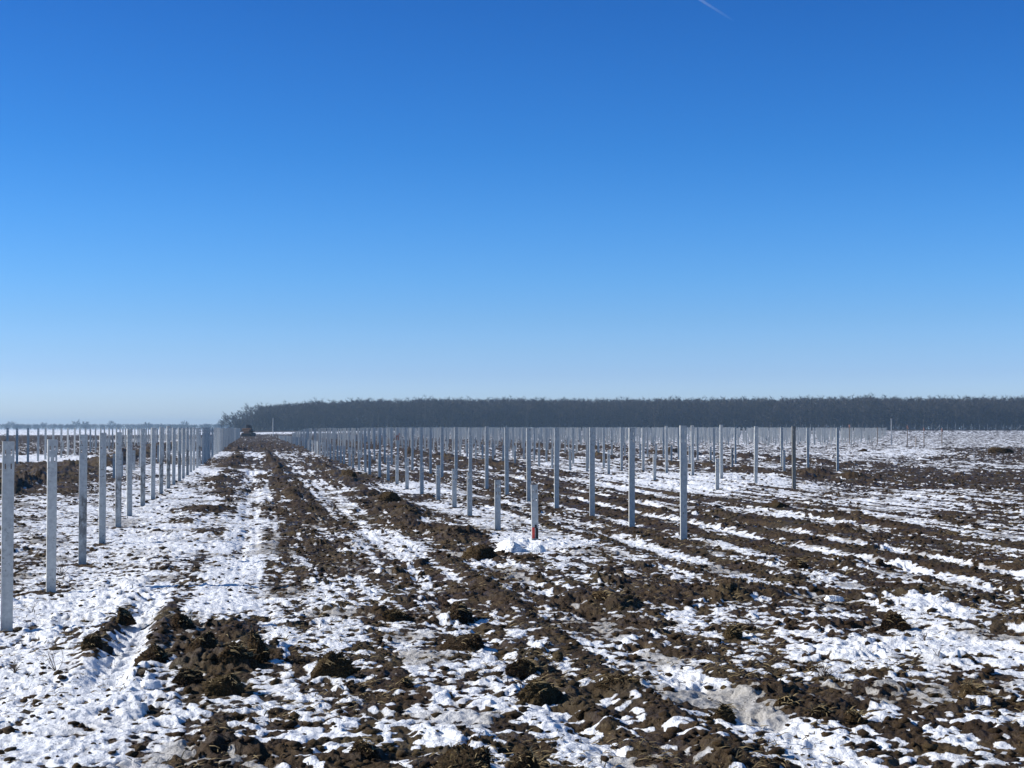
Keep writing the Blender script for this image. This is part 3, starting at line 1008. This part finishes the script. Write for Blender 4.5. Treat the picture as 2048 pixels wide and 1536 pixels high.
WEEDS = [(30, 1345, 34, 12, "low dark brown weed at the left edge below the nearest left post"),
         (112, 1335, 62, 7, "spindly branched dry weed right of the low dark weed"),
         (65, 1222, 32, 4, "thin bent stem on snow between the two nearest left posts"),
         (125, 1150, 46, 12, "bushy brown weed at the foot of the second left post"),
         (392, 1130, 34, 16, "tangled brown weed on the snow left of the track"),
         (1730, 1275, 26, 10, "small straw tuft on the snow bank at the right"),
         (1850, 1278, 22, 9, "low straw tuft right of the small one on the snow bank"),
         (1876, 1312, 26, 3, "single forked stem on snow near the right edge"),
         (1650, 1345, 34, 20, "leaning straw clump between snow and mud in the right foreground"),
         (1420, 1300, 34, 18, "flattened straw clump right of the white wheel lane"),
         (228, 1020, 24, 8, "faint weed on snow behind the left posts"),
         (1030, 1060, 22, 14, "brown weed beside the snow lump by the red footed post")]
for a in WEEDS:
    weed(*a)


# lumps of snow
M_SNOW = plain("piled_snow", (0.86, 0.875, 0.89), 0.55, 0, 0.05, 7)


def snow_lump(px, py, wpx, hpx, label, seed):
    o = clod(px, py, wpx, hpx, label, seed, 0.2, 1.1)
    o.name = "snow_lump"
    o.data.materials[0] = M_SNOW
    o["category"] = "snow lump"
    o["group"] = "lumps of piled snow"


for i, a in enumerate([(1026, 1102, 70, 34, "peaked snow lump left of the red footed short post"),
                       (1075, 1102, 66, 24, "low snow lump at the foot of the red footed short post"),
                       (301, 1372, 44, 20, "clean snow block in front of the big earth pile"),
                       (1672, 1198, 40, 14, "white snow block on the muddy band at the right"),
                       (760, 1142, 34, 12, "small snow lump on the dark mud of the track")
]):
    snow_lump(*a, 60 + i)

# ------------------------------------------------------------------ woods
def tree_parts(seed, H, spread=0.22, trunk_share=0.35, nl=22, nt=230, tw=0.10):
    """returns (trunk verts, faces), (crown verts, faces): bare winter tree, all quads"""
    r = np.random.default_rng(seed)

    def seg(p0, p1, r0, r1, n=4):
        p0, p1 = np.array(p0), np.array(p1)
        t = (p1 - p0) / np.linalg.norm(p1 - p0)
        a = np.cross(t, [0.31, 0.9, 0.2])
        a /= np.linalg.norm(a)
        b = np.cross(t, a)
        V = [p + (a * math.cos(2 * math.pi * k / n) + b * math.sin(2 * math.pi * k / n)) * q for p, q in ((p0, r0), (p1, r1)) for k in range(n)]
        return V, [(k, (k + 1) % n, n + (k + 1) % n, n + k) for k in range(n)]
    TV, TF, CV, CF = [], [], [], []

    def put(V, Fs, s):
        o = len(V)
        V += s[0]
        Fs += [tuple(i + o for i in q) for q in s[1]]
    pts = [np.array([0, 0, -0.5])]
    for i in range(1, 6):
        pts.append(np.array([r.normal(0, .02 * H), r.normal(0, .02 * H), H * 0.72 * i / 5]))
    rad = np.linspace(0.013 * H, 0.004 * H, 6)
    for i in range(5):
        put(TV, TF, seg(pts[i], pts[i + 1], rad[i], rad[i + 1], 5))
    ends = []
    for i in range(nl):
        f = trunk_share + (1 - trunk_share) * (i + r.uniform(0, 1)) / nl
        k = min(4, int(f * 5))
        p0 = pts[k] + (pts[k + 1] - pts[k]) * (f * 5 - k)
        a = r.uniform(0, 2 * math.pi)
        L = H * spread * r.uniform(0.8, 1.35) * (1.15 - 0.55 * f)
        up = r.uniform(0.35, 0.95)
        p1 = p0 + np.array([math.cos(a), math.sin(a), up]) * L * 0.6
        p2 = p1 + np.array([math.cos(a + r.normal(0, .4)), math.sin(a + r.normal(0, .4)), up * 1.3]) * L * 0.55
        put(CV, CF, seg(p0, p1, 0.0042 * H, 0.0025 * H, 3))
        put(CV, CF, seg(p1, p2, 0.0025 * H, 0.0012 * H, 3))
        ends += [(p0, p1), (p1, p2), (p1, p2), (p1, p2)]
    for i in range(nt):
        q0, q1 = ends[r.integers(len(ends))]
        p = q0 + (q1 - q0) * r.uniform(0.2, 1.1)
        a = r.uniform(0, 2 * math.pi)
        d = np.array([math.cos(a), math.sin(a), r.uniform(0.1, 1.6)])
        d /= np.linalg.norm(d)
        L = H * r.uniform(0.04, 0.10)
        s = np.cross(d, r.normal(0, 1, 3))
        s = s / np.linalg.norm(s) * tw * 0.5 * r.uniform(0.5, 1.3)
        o = len(CV)
        CV += [p - s, p + s, p + d * L + s * 0.3, p + d * L - s * 0.3]
        CF.append((o, o + 1, o + 2, o + 3))
    return (np.array(TV), np.array(TF)), (np.array(CV), np.array(CF))


TEMPL = [tree_parts(100 + i, 1.0 * 19.0, spread=0.21 + 0.015 * (i % 4), nt=380, tw=0.17) for i in range(8)]
THICK = [tree_parts(200 + i, 19.0, spread=0.36, trunk_share=0.05, nl=30, nt=420, tw=0.55) for i in range(4)]


def forest(name, spots, label, cat, templ=None):
    templ = templ or TEMPL
    VT, FT, VC, FC, nt_, nc_ = [], [], [], [], 0, 0
    for i, (x, y, z, H) in enumerate(spots):
        (tv, tf), (cv, cf) = templ[i % len(templ)]
        s = H / 19.0
        a = random.uniform(0, 6.28)
        c, q = math.cos(a), math.sin(a)
        Rm = np.array([[c, q, 0], [-q, c, 0], [0, 0, 1]]) * s * np.array([1.1, 1.1, 1])[None]
        VT.append(np.vstack([tv, cv]) @ Rm + np.array([x, y, z]))
        FT.append(np.vstack([tf, cf + len(tv)]) + nt_)
        nt_ += len(tv) + len(cv)
    o = np_mesh(name, np.vstack(VT), np.vstack(FT), M_TWIG)
    o.data.materials.append(M_BARK)
    mi = np.concatenate([np.concatenate([np.ones(len(templ[i % len(templ)][0][1]), np.int32), np.zeros(len(templ[i % len(templ)][1][1]), np.int32)])
                         for i in range(len(spots))])
    o.data.polygons.foreach_set("material_index", mi)
    tag(o, label, cat, None, "stuff")


def terr(x, y):
    return float(terrain(np.array(float(x)), np.array(float(y))))


def edge_y(x):                                   # near edge of the wood
    return 905 - 0.19 * (x + 170) + 8 * math.sin(x / 47.0)


spots = []
x = -150.0
while x < 640:
    for rw in range(10):
        xx = x + random.uniform(-3, 3)
        yy = edge_y(xx) + rw * 7 + random.uniform(-3, 3)
        H = 19.7 + random.gauss(0, 0.4) + 0.25 * min(rw, 3) + 1.0 * float(noise(np.array(xx / 18.0), np.array(0.5), 14))
        H *= 0.84 + 0.16 * min(1, (xx + 160) / 70.0)
        spots.append((xx, yy, terr(xx, yy), H))
    x += 5.2
forest("wood", spots, "long bare winter wood closing the far side of the field", "wood")
# undergrowth inside the wood: dense thicket of shrubs and saplings
spots = []
x = -165.0
while x < 640:
    for rw in range(5):
        xx = x + random.uniform(-2, 2)
        yy = edge_y(xx) + 2 + rw * 8 + random.uniform(-3, 3)
        spots.append((xx, yy, terr(xx, yy) - 0.8, random.uniform(6, 13)))
    x += 3.0
forest("undergrowth", spots, "thicket of saplings under the bare wood", "undergrowth", THICK)
# tree line on the left horizon
spots = []
for i in range(900):
    xx = random.uniform(-1500, -360)
    yy = 2150 + random.uniform(0, 160) + 0.05 * xx
    H = 8.0 + 1.8 * float(noise(np.array(xx / 40.0), np.array(0.3), 9)) * 2 + random.uniform(-1, 1)
    spots.append((xx, yy, 0.0, max(3.5, H)))
forest("tree_line", spots, "low hazy tree line along the left horizon", "tree line", THICK)


def single_tree(name, px, Y, H, seed, label, cat, group, spread=0.22, nt=420, tw=0.13, mats=(None, None), share=0.35):
    X = (px - 1024) / F * Y
    z = terr(X, Y)
    root = empty(name, (X, Y, z))
    (tv, tf), (cv, cf) = tree_parts(seed, H, spread, share, 30, nt, tw)
    a = np_mesh("trunk", tv, tf, mats[0] or M_BARK)
    b = np_mesh("crown", cv, cf, mats[1] or M_TWIG)
    a.parent = root
    b.parent = root
    tag(root, label, cat, group)


EDGE = [(443, 7.5, "smallest bare tree at the left tip of the wood"), (453, 9.5, "second bare tree from the left tip of the wood"),
        (463, 11.5, "third bare tree on the sloping left end of the wood"), (473, 12.6, "fourth bare tree on the sloping left end of the wood"),
        (484, 14.0, "bare tree just left of the tall round one at the end of the wood"),
        (501, 16.8, "tall round crowned bare tree near the left end of the wood"), (492, 14.8, "bare tree behind the brown tracked machine, in the end of the wood"),
        (516, 16.0, "bare tree right of the tall round one near the left end of the wood"),
        (530, 16.4, "bare tree left of the pale pole at the edge of the wood")]
for i, (px, H, lab) in enumerate(EDGE):
    single_tree("bare_tree", px, 893 + random.uniform(-6, 6), H, 300 + i, lab, "tree", "bare trees at the left end of the wood", 0.27, 520, 0.15)
FAR = [(22, 11.5, "hazy tree crown rising from the tree line at the left edge"), (88, 10.0, "low hazy tree above the second left post on the horizon"),
       (152, 13.0, "taller hazy tree left of a twin on the left horizon"), (171, 12.0, "hazy tree right of its taller twin on the left horizon"),
       (222, 13.0, "dark hazy tree above the fourth left post on the horizon"), (294, 10.5, "hazy tree midway between the left posts and the wood"),
       (370, 11.5, "hazy tree nearest the left tip of the wood on the horizon")]
for i, (px, H, lab) in enumerate(FAR):
    single_tree("hazy_tree", px, 2130, H, 340 + i, lab, "tree", "trees on the left horizon", 0.42, 620, 0.6, share=0.2)
for i, (px, H, lab) in enumerate([(893, 5.2, "dark round bush in front of the wood, left of its twin"), (970, 5.0, "dark round bush in front of the wood, right of its twin")]):
    single_tree("bush", px, 770, H, 360 + i, lab, "bush", "bushes in front of the wood", 0.62, 900, 0.10, (M_TWIG_TOP, M_TWIG_TOP), 0.06)

# ------------------------------------------------------------------ wire fence before the wood
FY = 640.0


def fence_x(px):
    return (px - 1024) / F * FY


fx0, fx1 = fence_x(1540), fence_x(2330)
fence = empty("wire_fence", (fx0, FY, terr(fx0, FY)))
tag(fence, "thin wire fence with slim posts in front of the wood at the right", "fence")
tv, tf = tube([(0, 0, -0.2), (0, 0, 2.45), (0.0, -0.25, 2.75)], [0.055, 0.05, 0.04], 6)
fpost = bpy.data.meshes.new("post")
fpost.from_pydata(tv, [], tf)
fpost.materials.append(M_FENCE)
xq = fx0
wires = []
while xq < fx1:
    o = bpy.data.objects.new("post", fpost)
    col.objects.link(o)
    o.parent = fence
    o.location = (xq - fx0, 0, terr(xq, FY) - fence.location.z)
    xq += 3.35
for k in range(9):
    pts = [(q, 0.06, 0.15 + k * 0.27 + terr(fx0 + q, FY) - fence.location.z) for q in np.linspace(0, fx1 - fx0, 9)]
    wires.append(tube(pts, [0.006] * 9, 3))
v, f = merge(wires)
link_mesh("wire_mesh", v, f, M_FENCE, fence)
for px, dx in ((1880, -2.4), (2043, -2.6), (2046, 2.4)):
    x1 = fence_x(px) - fx0
    v, f = tube([(x1 + dx, 0.1, 0.0), (x1, 0.1, 2.25)], [0.06, 0.06], 5)
    o = link_mesh("brace", v, f, M_FENCE, fence)
    o.location.z = terr(x1 + fx0, FY) - fence.location.z

# ------------------------------------------------------------------ survey stakes
STAKES = [(1699, 889, 40, True, "leftmost wooden survey stake with an orange top before the far posts"),
          (1755, 890, 36, False, "plain wooden survey stake left of the tall thin pole"),
          (1815, 891, 40, True, "wooden stake with a pink orange top at the right end of the far posts"),
          (1832, 893, 20, False, "short plain stake between two orange topped stakes"),
          (1848, 893, 38, True, "orange topped stake second from the right on the far snow"),
          (1884, 894, 38, True, "rightmost orange topped stake alone on the far snow")]
for px, py, hp_, top, lab in STAKES:
    X, Y, z = at(px, py)
    H = hp_ / F * Y
    root = empty("survey_stake", (X, Y, z), random.uniform(-0.3, 0.3))
    tag(root, lab, "stake", "survey stakes on the far snow")
    v, f = merge([box(0, 0, H / 2 - 0.1, 0.07, 0.05, H + 0.2)])
    link_mesh("stake", v, f, M_WOOD, root)
    if top:
        v, f = merge([box(0, 0, H - 0.16, 0.084, 0.064, 0.26), box(0.07, 0.01, H - 0.28, 0.10, 0.012, 0.10)])
        link_mesh("marker_ribbon", v, f, M_ORANGE, root)


def pole(px, py, hpx, r, label, mat):
    X, Y, z = at(px, py)
    H = hpx / F * Y
    v, f = tube([(0, 0, -0.3), (0, 0, H * 0.6), (0, 0, H)], [r, r * 0.9, r * 0.7], 8)
    v2, f2 = tube([(0, 0, H * 0.985), (0, 0, H + 0.03)], [r * 1.25, r * 1.25], 8)
    v, f = merge([(v, f), (v2, f2)])
    o = link_mesh("pole", v, f, mat)
    o.location = (X, Y, z)
    tag(o, label, "pole")


pole(1783, 890, 52, 0.055, "tall thin grey pole rising above the far posts at the right", M_FENCE)
pole(546, 872, 36, 0.10, "tall pale pole at the far end of the first right row", M_POLE)

# ------------------------------------------------------------------ tracked machine at the end of the track
mX, mY, mz = at(497, 873)
mach = empty("tracked_machine", (mX, mY, mz), -0.15)
tag(mach, "small brown tracked machine with a dark cab at the far end of the muddy track", "bulldozer")


def bevel_obj(name, parts, mat, parent, w=0.06):
    v, f = merge(parts)
    o = link_mesh(name, v, f, mat, parent)
    b = o.modifiers.new("bevel", 'BEVEL')
    b.width = w
    b.segments = 2
    return o


for sx in (-0.85, 0.85):
    pts = []
    nprof = 20
    V, Fc = [], []
    for side in (-0.24, 0.24):
        for k in range(nprof):
            a = 2 * math.pi * k / nprof
            yy = 1.25 * (1 if math.cos(a) > 0 else -1) * min(1, abs(math.cos(a)) * 1.6) + 0.35 * math.cos(a)
            V.append((sx + side, yy, 0.42 + 0.42 * math.sin(a)))
    for k in range(nprof):
        q = (k + 1) % nprof
        Fc.append((k, q, nprof + q, nprof + k))
    Fc.append(tuple(range(nprof))[::-1])
    Fc.append(tuple(range(nprof, 2 * nprof)))
    link_mesh("track", V, Fc, M_DARK, mach)
bevel_obj("body", [box(0, 0.0, 0.98, 1.25, 2.8, 0.75), box(0, -0.75, 1.45, 1.9, 1.1, 0.55), box(0, 0.2, 1.1, 2.1, 1.6, 0.18)], M_RUST, mach, 0.12)
cab = bevel_obj("cab", [box(0, 0.1, 1.95, 0.85, 1.0, 0.75)], M_DARK, mach, 0.05)
bevel_obj("cab_roof", [box(0, 0.1, 2.40, 0.70, 1.15, 0.12)], M_DARK, cab, 0.03)
bevel_obj("blade", [box(0, -1.85, 0.32, 1.9, 0.10, 0.62), box(-0.6, -1.6, 0.40, 0.10, 0.5, 0.12), box(0.6, -1.6, 0.40, 0.10, 0.5, 0.12)], M_DARK, mach, 0.03)
bevel_obj("exhaust", [box(0.35, 0.9, 1.75, 0.09, 0.09, 0.8)], M_DARK, mach, 0.02)
for sx in (-1, 1):
    bevel_obj("fender", [box(sx * 0.98, -0.3, 1.18, 0.38, 1.9, 0.10), box(sx * 1.08, -1.0, 1.34, 0.16, 0.4, 0.34)], M_DARK, mach, 0.03)

# ------------------------------------------------------------------ contrail high in the sky
def contrail():
    def ray(px, py, dist):
        a, b = (px - 1024.0) / F, (768.0 - py) / F
        cp, sp = math.cos(PITCH), math.sin(PITCH)
        d = Vector((a, cp - b * sp, sp + b * cp)).normalized()
        return d * dist + Vector((0, 0, EYE))
    p0, p1 = ray(1330, -45, 15000), ray(1500, 62, 19000)
    pts = [p0 + (p1 - p0) * t for t in np.linspace(0, 1, 24)]
    rad = [13 + 6 * (1 - t) for t in np.linspace(0, 1, 24)]
    v, f = tube(pts, rad, 10)
    m, nt, b = new_mat("ice_trail")
    nt.nodes.remove(b)
    out = [n for n in nt.nodes if n.type == 'OUTPUT_MATERIAL'][0]
    vol = nt.nodes.new("ShaderNodeVolumePrincipled")
    vol.inputs["Color"].default_value = (1, 1, 1, 1)
    tc = N(nt, "ShaderNodeTexCoord").outputs["Generated"]
    sx = N(nt, "ShaderNodeSeparateXYZ")
    nt.links.new(tc, sx.inputs[0])
    fade = ramp(nt, sx.outputs[0], [(0.1, (1, 1, 1)), (0.78, (0, 0, 0))])
    pos = N(nt, "ShaderNodeNewGeometry").outputs["Position"]
    puff = ramp(nt, tex(nt, 0.02, 3, 0.6, pos), [(0.3, (0.4, 0.4, 0.4)), (0.7, (1, 1, 1))])
    dn = math_(nt, 'MULTIPLY', math_(nt, 'MULTIPLY', fade, puff), 0.0030)
    nt.links.new(dn, vol.inputs["Density"])
    nt.links.new(vol.outputs[0], out.inputs["Volume"])
    o = link_mesh("contrail", v, f, m)
    tag(o, "thin white vapour trail fading out at the top right of the blue sky", "vapour trail", None)


contrail()
